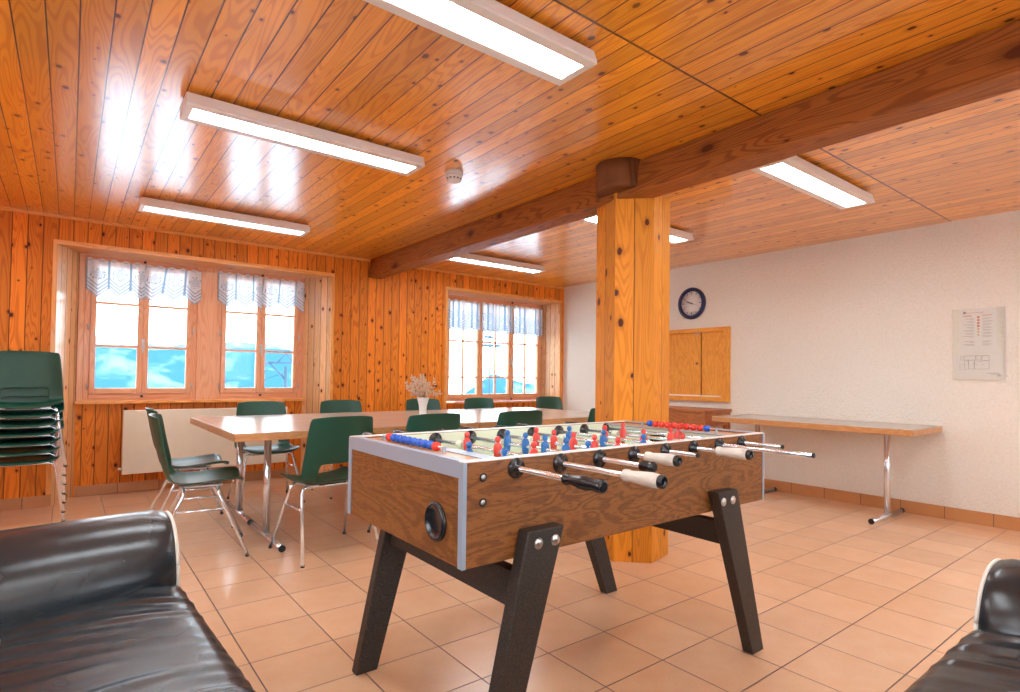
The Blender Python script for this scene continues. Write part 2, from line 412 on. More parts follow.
    def build(s, name, mat, parent=None, loc=None, rz=0, bevel=0, seg=2, subsurf=0, solid=0, fix=True):
        loose = [v for v in s.b.verts if not v.link_faces]
        for v in loose: s.b.verts.remove(v)
        if fix: bmesh.ops.recalc_face_normals(s.b, faces=s.b.faces)
        me = bpy.data.meshes.new(name); s.b.to_mesh(me); s.b.free()
        mats = mat if isinstance(mat, (list, tuple)) else [mat]
        for m in mats: me.materials.append(m)
        o = bpy.data.objects.new(name, me); COL.objects.link(o)
        if parent: o.parent = parent
        if loc: o.location = loc
        o.rotation_euler.z = rz
        if solid:
            m = o.modifiers.new('solid', 'SOLIDIFY'); m.thickness = solid; m.offset = 0
        if subsurf:
            m = o.modifiers.new('sub', 'SUBSURF'); m.levels = subsurf; m.render_levels = subsurf
        if bevel:
            m = o.modifiers.new('bevel', 'BEVEL'); m.width = bevel; m.segments = seg; m.limit_method = 'ANGLE'; m.angle_limit = .6; m.harden_normals = False
        return o

def empty(name, label, cat, loc=(0, 0, 0), rz=0, group=None):
    o = bpy.data.objects.new(name, None); COL.objects.link(o); o.location = loc; o.rotation_euler.z = rz
    o.empty_display_size = .1
    o['label'] = label; o['category'] = cat
    if group: o['group'] = group
    return o
def tag(o, label, cat, group=None):
    o['label'] = label; o['category'] = cat
    if group: o['group'] = group
    return o
def struct(o, label=None):
    o['kind'] = 'structure'
    if label: o['label'] = label
    return o
def copy_tree(src, parent=None):
    c = src.copy(); COL.objects.link(c)
    if parent: c.parent = parent; c.matrix_parent_inverse = src.matrix_parent_inverse
    for ch in list(src.children): copy_tree(ch, c)
    return c
def dup(src, loc, rz, label, group=None):
    c = copy_tree(src); c.location = loc; c.rotation_euler.z = rz; c['label'] = label
    if group: c['group'] = group
    return c

# ================================================================== room shell
H = 2.52; XW = 5.78; YW = 6.50; YI = 6.85; YO = 6.97; XL = -2.4; YB = -2.3
ZT = 2.275
struct(MB().box(XL - .1, XW + .1, YB - .1, YO, -.12, 0).build('floor', M['floor']), 'terracotta square tile floor with dark joints')
struct(MB().box(XL - .1, XW + .1, YB - .1, YO, H, H + .1, 'y').build('ceiling', M['ceiling']), 'varnished knotty pine board ceiling')
struct(MB().box(XW, XW + .15, YB - .1, YO, 0, H).build('wall_right', M['stucco']), 'cream roughcast plaster wall')
def pierced(m, u0, u1, holes, f):
    cur = u0
    for a, b in holes: m.box(*f(cur, a), 0, H); m.box(*f(a, b), 0, .9); m.box(*f(a, b), 2.2, H); cur = b
    m.box(*f(cur, u1), 0, H)
m = MB(); pierced(m, YB - .1, YO, [(.6, 2.8)], lambda a, b: (XL - .15, XL, a, b)); struct(m.build('wall_left', M['wallpine']))
m = MB(); pierced(m, XL, XW, [(-.8, 1.1), (2.7, 4.6)], lambda a, b: (a, b, YB - .15, YB)); struct(m.build('wall_back', M['plaster']))
# window wall, with two splayed niches
w = MB()
NL, NR, IL, IR = -.10, 2.27, .05, 2.08        # niche of the two casements: front edges, window edges
ML, MR, JL, JR = 3.77, 5.70, 3.90, 5.63       # niche of the triple window
w.prism([(XL, YW), (NL, YW), (NL, YO), (XL, YO)], 0, H)
w.prism([(NR, YW), (ML, YW), (ML, YO), (NR, YO)], 0, H)
w.prism([(MR, YW), (XW, YW), (XW, YO), (MR, YO)], 0, H)
w.box(NL, NR, YW, YO, ZT, H); w.box(ML, MR, YW, YO, ZT + .01, H)
w.box(IL, IR, YI, YO, 0, .88); w.box(JL, JR, YI, YO, 0, .80)
struct(w.build('wall_front', M['wallpine']), 'knotty pine boarded wall with two window niches')
def reveal(x0, x1, zt, n):
    m = MB(); s = 1 if x1 > x0 else -1
    pts = [(x0, YW + .001), (x1, YI), (x1, YO), (x0, YO)]
    if s < 0: pts = pts[::-1]
    b = m.b; m.prism(pts, 0, zt)
    struct(m.build('trim_%d' % n, M['reveal']), 'slanted pine boarding on the side of the window niche')
reveal(NL, IL, ZT, 1); reveal(NR, IR, ZT, 2); reveal(ML, JL, ZT + .01, 3); reveal(MR, JR, ZT + .01, 4)
# soffit boards
struct(MB().box(NL, NR, YW, YI + .02, ZT - .012, ZT, 'x').build('trim_5', M['trim']))
struct(MB().box(ML, MR, YW, YI + .02, ZT - .002, ZT + .01, 'x').build('trim_6', M['trim']))
# casing round the niches
def casing(x0, x1, zt, n, left=True, right=True):
    t = MB(); t.box(x0 - .035 * left, x1 + .035 * right, YW - .014, YW + .01, zt - .012, zt + .028, 'x')
    if left: t.box(x0 - .035, x0, YW - .014, YW + .01, .1, zt - .012, 'z')
    if right: t.box(x1, x1 + .035, YW - .014, YW + .01, .1, zt - .012, 'z')
    struct(t.build('trim_%d' % n, M['trim'], bevel=.003))
casing(NL, NR, ZT, 7); casing(ML, MR, ZT + .01, 8)
# cornice strip at the ceiling
struct(MB().box(XL, XW, YW - .018, YW, H - .03, H, 'x').build('trim_9', M['trim'], bevel=.004))
# beam along the ceiling, with the round post top
struct(MB().hexa([(2.69, YB, 2.305), (2.865, YB, 2.305), (2.865, YW, 2.305), (2.69, YW, 2.305)],
                 [(2.72, YB, H), (2.90, YB, H), (2.90, YW, H), (2.72, YW, H)], 'y').build('trim_10', M['beam'], bevel=.012), 'dark heavy timber beam under the ceiling')
# skirting tiles
sk = MB()
for a, b, y in ((XL, NL, YW), (NR, ML, YW), (MR, XW, YW)): sk.box(a, b, y - .012, y, 0, .095)
struct(sk.build('baseboard_front', M['skirt'], bevel=.003))
struct(MB().box(IL + .01, IR - .01, YI - .012, YI, 0, .095).build('baseboard_niche', M['skirt'], bevel=.003))
struct(MB().box(XW - .012, XW, YB, YW - .012, 0, .105).build('baseboard_right', M['skirt'], bevel=.003), 'terracotta skirting tiles along the white wall')
# window sills
struct(MB().box(IL - .01, IR + .01, YI - .075, YI + .03, .855, .885, 'x').build('trim_11', M['trim'], bevel=.006), 'pine sill board under the two casements')
struct(MB().box(JL, JR, YI - .075, YI + .03, .775, .805, 'x').build('trim_12', M['trim'], bevel=.006))

# pillar: hexagonal pine casing round a log
V1 = Vector((2.867, 2.349)); V1 += Vector((-.010, .010))
hexp = []
c0 = V1 + .244 * Vector((math.cos(math.radians(74)), math.sin(math.radians(74))))
for k in range(6):
    a = math.radians(254 + 60 * k); hexp.append((c0.x + .244 * math.cos(a), c0.y + .244 * math.sin(a)))
pil = empty('pillar', 'hexagonal knotty pine clad pillar behind the football table', 'pillar', (c0.x, c0.y, 0))
loc = [(x - c0.x, y - c0.y) for x, y in hexp]
MB().prism(loc, 0.0, 2.352).build('cladding', M['pillar'], pil, bevel=.002)
MB().lathe([(.160, 2.345), (.164, 2.37), (.160, 2.45), (.166, H)], 28, (2.73 - c0.x, 2.525 - c0.y, 0)).build('log_top', M['log'], pil)

# ================================================================== windows
def window(n, x0, x1, z0, z1, sashes, bars_z, vbar, label, handle_after, y=YI, loc=None, rz=0):
    root = bpy.data.objects.new('window_%d' % n, None); COL.objects.link(root); root.location = loc or (x0, y, z0); root.rotation_euler.z = rz
    root['kind'] = 'structure'; root['label'] = label
    Wd = x1 - x0; Hh = z1 - z0; F = .045
    f = MB()
    f.box(0, F, -.01, .07, 0, Hh, 'z'); f.box(Wd - F, Wd, -.01, .07, 0, Hh, 'z')
    f.box(F, Wd - F, -.01, .07, 0, F, 'x'); f.box(F, Wd - F, -.01, .07, Hh - F, Hh, 'x')
    f.build('window_frame', M['frame'], root, bevel=.004)
    sw = (Wd - 2 * F) / sashes
    for i in range(sashes):
        a = F + i * sw + .0006; b = F + (i + 1) * sw - .0006; za = F + .0006; zb = Hh - F - .0006; R = .045
        m = MB(); m.box(a, a + R, -.03, .03, za, zb, 'z'); m.box(b - R, b, -.03, .03, za, zb, 'z')
        m.box(a + R, b - R, -.03, .03, za, za + .055, 'x'); m.box(a + R, b - R, -.03, .03, zb - R, zb, 'x')
        s = m.build('sash', M['frame'], root, bevel=.005)
        for zz in bars_z:
            MB().box(a + R, b - R, -.012, .022, zz - z0 - .011, zz - z0 + .011, 'x').build('glazing_bar', M['frame'], s)
        if vbar: MB().box((a + b) / 2 - .010, (a + b) / 2 + .010, -.011, .021, za + .055, zb - R, 'z').build('glazing_bar', M['frame'], s)
        MB().box(a + R, b - R, .003, .007, za + .055, zb - R).build('glass_pane', M['glass'], s)
    for i in handle_after:
        hx = F + i * sw
        m = MB(); m.box(hx - .013, hx + .013, -.042, -.03, Hh * .36, Hh * .36 + .09)
        m.tube([(hx, -.042, Hh * .36 + .06), (hx, -.065, Hh * .36 + .06), (hx, -.072, Hh * .36 + .05), (hx, -.072, Hh * .36 - .04)], .008, 8)
        m.build('window_handle', M['handle'], root, bevel=.002)
        m = MB(); m.lathe([(.012, 0), (.012, .02), (.006, .026)], 10, (hx, -.03, .022), (0, -1, 0)); m.lathe([(.012, 0), (.012, .02), (.006, .026)], 10, (hx, -.03, Hh - .022), (0, -1, 0))
        m.build('latch', M['rubber'], root)
    m = MB()
    for hx in (F * .75, Wd - F * .75):
        for hz in (.12, Hh * .5, Hh - .15): m.cyl((hx, -.026, hz - .03), (hx, -.026, hz + .03), .007, n=8)
    m.build('hinges', M['handle'], root)
window(1, .095, 1.01, .905, 2.26, 2, (1.405, 1.815), False, 'left pine casement window with lace valances and mountain view', (1,))
window(2, 1.19, 2.06, .905, 2.26, 2, (1.405, 1.815), False, 'second pine casement window with a ski lift pylon outside', (1,))
window(3, JL + .01, JR, .81, 2.27, 3, (1.145, 1.645), True, 'three part pine window with small panes near the white wall', (2,))
window(4, 0, 1.9, .9, 2.2, 2, (), False, 'added unseen wide window in the wall behind the camera, for daylight', (1,), loc=(1.1, YB - .04, .9), rz=PI)  # this window and the next two are added to let in more daylight
window(5, 0, 1.9, .9, 2.2, 2, (), False, 'second added unseen wide window in the wall behind the camera, for daylight', (1,), loc=(4.6, YB - .04, .9), rz=PI)
window(6, 0, 2.2, .9, 2.2, 3, (), False, 'added wide window in the unseen left wall, for daylight', (1,), loc=(XL - .04, .6, .9), rz=PI / 2)
# wood between and round the casements
t = MB(); t.box(1.01, 1.19, YI - .03, YO, .88, ZT - .012, 'z'); t.box(IL, .095, YI - .02, YO, .88, ZT - .012, 'z'); t.box(2.06, IR, YI - .02, YO, .88, ZT - .012, 'z')
t.box(.095, 1.01, YI, YO, .88, .905, 'x'); t.box(1.19, 2.06, YI, YO, .88, .905, 'x')
struct(t.build('trim_13', M['frame'], bevel=.003))

def curtain(x0, x1, zb, zt, mat, per, label, amp=.012, folds=5, y=YI - .05, sc=.08, skew=0.0, phase=0.0):
    Wd = x1 - x0; nu = 72
    def f(a, b):
        x = a * Wd; u = x / per + phase
        tri = abs((u % 1.0) - .5); hem = tri * .16 * sc / .08
        wob = .010 * math.sin(a * 31) if b > .99 else 0
        z = (zb + hem) * (1 - b) + (zt + wob) * b
        sk = skew * (1 - b)
        return Vector((x0 + x + sk * (1 - a), y + amp * math.sin(a * 2 * PI * folds) * (1.2 - .5 * b), z))
    o = MB().grid(f, nu, 16, lambda a, b: (a * Wd + phase * per, ((abs(((a * Wd / per + phase) % 1.0) - .5) * .16) * (1 - b)) + b * (zt - zb))).build('lace_curtain', M[mat], fix=False)
    tag(o, label, 'curtain', 'white lace valances on the windows')
    rod = MB().cyl((x0 - .005, y + .004, zt - .012), (x1 + .005, y + .004, zt - .012), .005, n=8).build('curtain_rod', M['handle'])
    rod.parent = o
curtain(.10, .555, 1.86, 2.22, 'lace', .17, 'white lace valance on the far left sash of the left window')
curtain(.56, 1.035, 1.86, 2.21, 'lace', .17, 'white lace valance on the right sash of the left window', skew=-.05)
curtain(1.19, 1.62, 1.86, 2.225, 'lace', .17, 'white lace valance on the left sash of the second window')
curtain(1.635, 2.07, 1.86, 2.215, 'lace', .17, 'white lace valance on the right sash of the second window', skew=-.03)
curtain(3.93, 4.47, 1.78, 2.20, 'lace_small', .10, 'gathered lace valance on the left sash of the triple window', .018, 9, sc=.04)
curtain(4.50, 5.05, 1.78, 2.20, 'lace_small', .10, 'gathered lace valance on the middle sash of the triple window', .018, 9, sc=.04)
curtain(5.07, 5.61, 1.76, 2.20, 'lace_small', .10, 'gathered lace valance on the right sash of the triple window', .018, 9, sc=.04)

# radiator
rad = empty('radiator', 'flat cream panel radiator on the wall under the windows', 'radiator', (.40, 6.62, .20))
m = MB(); m.box(0, 1.46, 0, .07, 0, .60)
m.build('panel', M['radiator'], rad, bevel=.006)
m = MB()
for k in range(22): m.box(.01, 1.45, -.0035, .001, .02 + k * .0262, .034 + k * .0262)
m.build('front_ribs', M['radiator'], rad)
for bx in (.2, 1.2): MB().box(bx, bx + .06, .07, .222, .1, .5).build('wall_bracket', M['radiator'], rad)
MB().lathe([(.012, 0), (.014, .012), (.010, .03)], 12, (0, .035, .05), (-1, 0, 0)).build('valve', M['white'], rad)

# ================================================================== outside
def ridge(name, x0, x1, ycent, depth, tops, base, mat, label, amp, seed):
    rnd = random.Random(seed); ph = [rnd.random() * 6 for _ in range(8)]
    def top(x):
        for (xa, za), (xb, zb) in zip(tops, tops[1:]):
            if xa <= x <= xb: return za + (zb - za) * (x - xa) / (xb - xa)
        return tops[0][1] if x < tops[0][0] else tops[-1][1]
    def f(a, b):
        x = x0 + (x1 - x0) * a; s = 1 - abs(2 * b - 1)
        n = sum(math.sin(x * .02 * (1.7 ** k) + ph[k] + b * 9 * (k % 3)) / (1.6 ** k) for k in range(7))
        z = base + (top(x) - base) * (s ** 1.1) + amp * n * s
        return Vector((x, ycent + depth * (b - .5), z))
    o = MB().grid(f, 160, 26, smooth=False).build(name, mat)
    struct(o, label); return o
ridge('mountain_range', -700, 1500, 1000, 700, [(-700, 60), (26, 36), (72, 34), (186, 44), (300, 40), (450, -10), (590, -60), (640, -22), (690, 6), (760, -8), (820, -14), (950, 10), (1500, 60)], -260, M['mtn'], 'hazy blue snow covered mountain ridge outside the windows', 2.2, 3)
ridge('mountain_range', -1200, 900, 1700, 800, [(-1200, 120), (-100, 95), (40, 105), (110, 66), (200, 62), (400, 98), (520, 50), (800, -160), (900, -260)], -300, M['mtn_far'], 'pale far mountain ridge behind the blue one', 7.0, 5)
g = MB().grid(lambda a, b: Vector((-900 + 2600 * a, 9 + 1900 * b, -1.5 - 260 * min(1, b * 2.2))), 20, 20).build('snow_ground', M['snow']); struct(g, 'white snow slope falling away below the windows')
g = MB().box(-40, XL - .2, -40, YO, -.6, -.45).box(XL - .2, 40, -40, YB - .2, -.6, -.45).build('snow_ground', M['snow']); struct(g, 'added unseen snow covered ground round the back of the house, bouncing light indoors')  # added, unseen: bounces daylight through the added windows onto the ceiling
py = empty('lift_pylon', 'blue grey ski lift pylon seen in the second window', 'pylon', (16.6, 60, -8))
MB().cyl((0, 0, 0), (0, 0, 9.9), .22, .16, 12).build('mast', M['pylon'], py)
m = MB(); m.tube([(-1.9, 0, 10.3), (1.9, 0, 10.3)], .10, 8); m.tube([(-1.6, 0, 10.4), (0, 0, 8.6)], .10, 8); m.tube([(-.9, 0, 10.2), (0, 0, 11.2), (.9, 0, 10.2)], .09, 8); m.build('crossarm', M['pylon'], py)
for k in range(4):
    for sx_, sz_ in ((-1.85, 10.2), (1.85, 10.2)): MB().lathe([(.16, -.04), (.18, 0), (.16, .04)], 14, (sx_, -.6 + .4 * k, sz_), (1, 0, 0)).build('sheave', M['pylon'], py)
m = MB(); m.tube([(-40, 10, -3), (-1.7, 0, 9.5)], .03, 6); m.tube([(-45, 10, -8), (1.6, 0, 9.9)], .03, 6); m.build('cable', M['pylon'], py)
py2 = empty('lift_pylon', 'lift pylon with a work platform seen in the triple window', 'pylon', (41, 60, -8))
m = MB(); m.cyl((0, 0, 0), (0, 0, 17.5), .12, .09, 10); m.build('mast', M['pylon'], py2)
m = MB(); m.box(-1.3, 1.3, -.5, .5, 12.9, 13.2); m.box(-1.1, 1.1, -.4, .4, 14.9, 15.1); m.box(-.7, .7, -.3, .3, 14.0, 14.25)
for k in (-1.0, -.35, .35, 1.0): m.cyl((k, -.4, 13.2), (k, -.4, 14.9), .05, n=6)
m.cyl((0, 0, 15), (0, 0, 18.6), .25, n=8); m.build('platform', M['pylon'], py2)

# ================================================================== ceiling lamps
def make_lamp():
    r = empty('ceiling_lamp', '', 'lamp', (0, 0, 0))
    L, Wd = 1.255, .235
    m = MB()
    m.hexa([(0, -Wd / 2, -.075), (L, -Wd / 2, -.075), (L, Wd / 2, -.075), (0, Wd / 2, -.075)], [(0, -Wd / 2 + .02, -.02), (L, -Wd / 2 + .02, -.02), (L, Wd / 2 - .02, -.02), (0, Wd / 2 - .02, -.02)])
    m.build('housing', M['lampbody'], r, bevel=.004)
    m = MB()
    m.box(.0, L, -Wd / 2, -Wd / 2 + .05, -.085, -.0752); m.box(.0, L, Wd / 2 - .05, Wd / 2, -.085, -.0752)
    m.box(0, .035, -Wd / 2 + .05, Wd / 2 - .05, -.085, -.0752); m.box(L - .035, L, -Wd / 2 + .05, Wd / 2 - .05, -.085, -.0752)
    m.build('rim', M['lampbody'], r, bevel=.003)
    m = MB(); m.box(.035, L - .035, -Wd / 2 + .05, Wd / 2 - .05, -.0815, -.0755, 'x'); m.build('diffuser', M['lamp'], r)
    for bx in (.2, L - .2):
        m = MB(); m.box(bx - .03, bx + .03, -.03, .03, -.02, 0); m.build('ceiling_mount', M['lampbody'], r)
    return r
lamp0 = make_lamp(); GL = 'fluorescent ceiling lamps'
lamps = [((.385, 1.77), 'white fluorescent ceiling lamp nearest the camera, cut by the top edge'),
         ((.40, 3.265), 'white fluorescent ceiling lamp in the middle of the left row, before the smoke detector'),
         ((.39, 5.40), 'white fluorescent ceiling lamp closest to the left windows'),
         ((3.19, 1.775), 'white fluorescent ceiling lamp right of the beam above the white wall table'),
         ((3.17, 3.30), 'white fluorescent ceiling lamp partly hidden behind the pillar'),
         ((3.17, 5.43), 'white fluorescent ceiling lamp before the three part window'),
         ((.39, .25), 'added unseen white fluorescent ceiling lamp over the camera'), ((3.22, .25), 'added unseen white fluorescent ceiling lamp over the right sofa'),  # lamps from here on are added, out of view, to brighten the room
         ((.39, -1.3), 'added unseen white fluorescent ceiling lamp at the back of the room on the left'), ((3.22, -1.3), 'added unseen white fluorescent ceiling lamp at the back of the room on the right'),
         ((-2.05, 1.77), 'added unseen white fluorescent ceiling lamp over the left sofa'), ((-2.05, -1.3), 'added unseen white fluorescent ceiling lamp in the back left corner'),
         ((-2.05, 3.265), 'added unseen white fluorescent ceiling lamp left of the picture, middle of its row'), ((-2.05, 5.40), 'added unseen white fluorescent ceiling lamp left of the picture, nearest the pine wall'), ((-2.05, .25), 'added unseen white fluorescent ceiling lamp left of the camera')]
for i, ((x, y), lb) in enumerate(lamps):
    if i == 0: lamp0.location = (x, y, H); lamp0['label'] = lb; lamp0['group'] = GL
    else: dup(lamp0, (x, y, H), 0, lb, GL)

sd = empty('smoke_detector', 'small round white smoke detector on the pine ceiling', 'smoke detector', (1.955, 3.31, H))
MB().lathe([(.058, 0), (.060, -.022), (.05, -.026)], 28).build('base', M['detector'], sd)
MB().lathe([(.050, -.026), (.052, -.045), (.040, -.068), (.02, -.073), (.0001, -.073)], 28).build('sensor_head', M['detector'], sd)
m = MB()
for k in range(12):
    a = k * PI / 6; m.extr([(-.006, -.004), (.006, -.004), (.006, .004), (-.006, .004)], (.0475 * math.cos(a), .0475 * math.sin(a), -.053), (-math.sin(a), math.cos(a), 0), (0, 0, 1), (.003 * math.cos(a), .003 * math.sin(a), 0))
m.build('vent_slots', M['rubber'], sd)

# ================================================================== right wall things
ck = empty('wall_clock', 'round wall clock with dark blue rim and white face', 'clock', (XW, 4.178, 2.062))
MB().lathe([(.19, .0), (.19, .03), (.18, .042), (.160, .044), (.148, .034), (.146, .015)], 48, (0, 0, 0), (-1, 0, 0)).build('rim', M['navy'], ck)
MB().lathe([(.147, .004), (.147, .016), (.0001, .016)], 48, (0, 0, 0), (-1, 0, 0)).build('face', M['paper'], ck)
for k in range(12):
    a = k * PI / 6; d = Vector((0, math.sin(a), math.cos(a))); l = .028 if k % 3 == 0 else .018
    p = Vector((-.0165, 0, 0)) + d * (.135 - l); tn = Vector((0, math.cos(a), -math.sin(a)))
    MB().extr([(-.004, 0), (.004, 0), (.004, l), (-.004, l)], p, tn, d, (-.001, 0, 0)).build('hour_mark', M['darkink'], ck)
def hand(ang, l, wd, name, dx):
    # angle clockwise seen from the room; the viewer's right is -y on this wall
    a = math.radians(ang); d = Vector((0, -math.sin(a), math.cos(a))); tn = Vector((0, math.cos(a), math.sin(a)))
    m = MB(); m.extr([(-wd, -.02), (wd, -.02), (wd * .5, l), (-wd * .5, l)], Vector((dx, 0, 0)), tn, d, (-.0015, 0, 0)); m.build(name, M['darkink'], ck)
hand(285, .075, .006, 'hour_hand', -.019); hand(297, .115, .0045, 'minute_hand', -.022); hand(110, .11, .0015, 'second_hand', -.025)
MB().lathe([(.008, .016), (.008, .028)], 12, (0, 0, 0), (-1, 0, 0)).build('hub', M['darkink'], ck)

# serving hatch
ht = bpy.data.objects.new('door_1', None); COL.objects.link(ht); ht.location = (XW, 3.66, .90); ht['kind'] = 'structure'; ht['label'] = 'wooden serving hatch with two panels in the white wall'
Wh = 1.30; Hh = .855
m = MB(); m.box(-.05, 0, 0, .065, 0, Hh, 'z'); m.box(-.05, 0, Wh - .065, Wh, 0, Hh, 'z'); m.box(-.05, 0, .065, Wh - .065, Hh - .05, Hh, 'y'); m.box(-.05, 0, .065, Wh - .065, 0, .055, 'y')
m.build('hatch_frame', M['hatch'], ht, bevel=.004)
MB().box(-.0028, -.001, .065, Wh - .065, .055, Hh - .05, 'z').build('gap_shade', M['rubber'], ht)  # black sheet stands in for the shade between the hatch panels
p1 = MB().box(-.010, -.003, .072, .374, .055, Hh - .05, 'z').build('hatch_panel', M['hatch'], ht)
p2 = MB().box(-.020, -.003, .386, .80, .055, Hh - .05, 'z').build('hatch_panel', M['hatch'], ht)
MB().box(-.010, -.003, .808, Wh - .070, .055, Hh - .05, 'z').build('hatch_panel', M['hatch'], ht)
MB().lathe([(.020, 0), (.020, .004), (.012, .004), (.010, .001)], 20, (-.020, .435, .44), (-1, 0, 0)).build('finger_pull', M['shelf'], p2)
MB().box(-.034, -.021, .10, .90, .0552, .068).build('sill_glare', M['white'], ht)  # white strip paints the brightness of the lit sill
MB().box(-.026, -.0205, .40, .47, Hh - .066, Hh - .051).build('latch', M['steel'], ht)

sh = empty('serving_shelf', 'reddish wood serving shelf with a drawer box under the hatch', 'shelf', (XW, 3.66, .62))
MB().box(-.50, 0, -.02, 1.1, .175, .205, 'y').build('top', M['shelf'], sh, bevel=.004)
MB().box(-.485, -.465, .0, 1.08, .03, .1745, 'y').build('front_board', M['shelf'], sh, bevel=.003)
MB().box(-.465, -.0, .0, .02, .03, .1745, 'x').build('side_board', M['shelf'], sh, bevel=.003)
MB().box(-.465, -.0, 1.06, 1.08, .03, .1745, 'x').build('side_board', M['shelf'], sh, bevel=.003)
MB().box(-.465, -.0, .02, 1.06, .03, .045, 'y').build('bottom_board', M['shelf'], sh)
for yy in (.0, 1.02): MB().box(-.06, -.0, yy, yy + .06, -.62, .03, 'z').build('leg', M['shelf'], sh, bevel=.003)

# notice
nb = empty('notice_board', 'clear acrylic notice holder with safety sheet and floor plan on white wall', 'notice', (XW, 1.205, 1.18))
MB().box(-.010, -.006, 0, .35, 0, .585).build('acrylic_plate', M['acrylic'], nb, bevel=.001)
m = MB(); m.box(-.012, -.003, -.006, 0, -.004, .589); m.box(-.012, -.003, 0, .35, -.006, 0); m.build('edge_strip', M['handle'], nb)
s1 = MB().box(-.005, -.004, .05, .30, .215, .575).build('safety_sheet', M['paper'], nb)
s2 = MB().box(-.005, -.004, .012, .325, .02, .205).build('floor_plan', M['paper'], nb)
def bars(rects, x, mat, name, par):
    m = MB()
    for y0, y1, z0, z1 in rects: m.box(x - .0006, x, y0, y1, z0, z1)
    m.build(name, mat, par)
# viewer's left is +y
rr = random.Random(4); lines = []
for k in range(9):
    z = .50 - k * .024
    if k in (7, 8): z -= .02
    lines += [(.20, .20 + .05 + .03 * rr.random(), z, z + .004), (.20, .20 + .03 + .03 * rr.random(), z - .008, z - .005)]
    lines += [(.145 - .05 - .02 * rr.random(), .145, z, z + .004), (.145 - .04 - .02 * rr.random(), .145, z - .008, z - .005)]
bars(lines, -.005, M['ink'], 'text_lines', s1)
bars([(.255, .275, .545, .562)], -.005, M['darkink'], 'heading_mark', s1)
bars([(.13, .25, .548, .554), (.215, .275, .518, .532), (.08, .15, .520, .530), (.07, .20, .540, .542)], -.005, M['pinkink'], 'heading_lines', s1)
bars([(.163, .180, .505 - k * .024, .520 - k * .024) for k in range(4)], -.005, M['redink'], 'red_pictograms', s1)
m = MB()
for k in range(4, 7): m.box(-.0056, -.005, .165, .178, .505 - k * .024, .518 - k * .024)
m.build('yellow_pictograms', plain('ochre_ink', (.62, .36, .08), .6), s1)
P_ = []
def rect(y0, y1, z0, z1, t=.003): P_.extend([(y0, y1, z0, z0 + t), (y0, y1, z1 - t, z1), (y0, y0 + t, z0, z1), (y1 - t, y1, z0, z1)])
rect(.10, .27, .085, .195); rect(.10, .20, .085, .155); rect(.20, .24, .085, .16); rect(.10, .15, .155, .195); rect(.15, .19, .165, .195); rect(.24, .27, .12, .16); rect(.275, .295, .16, .195)
rect(.19, .27, .16, .195)
for k in range(10): P_.append((.11 + .016 * k, .118 + .016 * k, .196, .200))
for k in range(14): P_.append((.11 + .15 * rr.random(), 0, .09 + .1 * rr.random(), 0))
P_ = [(a, b if b else a + .012, c, d if d else c + .003) for a, b, c, d in P_]
bars(P_, -.005, M['ink'], 'plan_lines', s2)
bars([(.03, .12, .05, .055), (.03, .09, .042, .046), (.025, .05, .026, .040), (.28, .31, .08, .083), (.28, .31, .12, .123), (.29, .31, .10, .103)], -.005, M['ink'], 'plan_caption', s2)

# ================================================================== tables
def tfoot(m, x, y0, y1, r=.02):
    pass
def make_table(L, Wd, Ht, top_mat, edge_mat, name, label, cat, loc, rz=0, group=None, inset=.30, thick=.052, foot=.39):
    r = empty(name, label, cat, loc, rz, group)
    MB().box(0, L, 0, Wd, Ht - .004, Ht, 'x').build('tabletop', top_mat, r, bevel=.0015)
    MB().box(0, L, 0, Wd, Ht - thick, Ht - .0041, 'x').build('table_edge', edge_mat, r, bevel=.003)
    for x in (inset, L - inset):
        g = MB(); g.cyl((x, Wd / 2, .045), (x, Wd / 2, Ht - thick - .01), .024, n=18)
        lg = g.build('leg_post', M['chrome'], r)
        g = MB(); g.cyl((x, Wd / 2 - foot, .022), (x, Wd / 2 + foot, .022), .021, n=16); g.build('foot_tube', M['chrome'], lg)
        g = MB()
        for s in (-1, 1): g.cyl((x, Wd / 2 + s * foot, .022), (x, Wd / 2 + s * (foot + .012), .022), .0225, n=16)
        g.build('end_cap', M['rubber'], lg)
        g = MB(); g.box(x - .035, x + .035, Wd / 2 - .25, Wd / 2 + .25, Ht - thick - .012, Ht - thick - .0002); g.build('top_bracket', M['steel'], lg)
    return r
GT = 'dining tables pushed together'
TY = 3.945; TD = .845; TZ = .785
t0 = make_table(1.80, TD - .004, TZ, M['tabletop'], M['edgewood'], 'dining_table', 'beige top dining table at the near left corner of the table block', 'table', (.80, TY, 0), 0, GT)
dup(t0, (.80, TY + TD, 0), 0, 'beige top dining table at the far left, along the radiator', GT)
dup(t0, (2.604, TY, 0), 0, 'beige top dining table behind the football table, on the near right of the table block', GT)
dup(t0, (2.604, TY + TD, 0), 0, 'beige top dining table at the far right, toward the three part window', GT)
wt = make_table(1.78, .70, .785, M['greytop'], M['edgewood'], 'side_table', 'long narrow table with grey top standing against the white wall', 'table', (5.735, 1.62, 0), PI / 2, inset=.30, foot=.32)

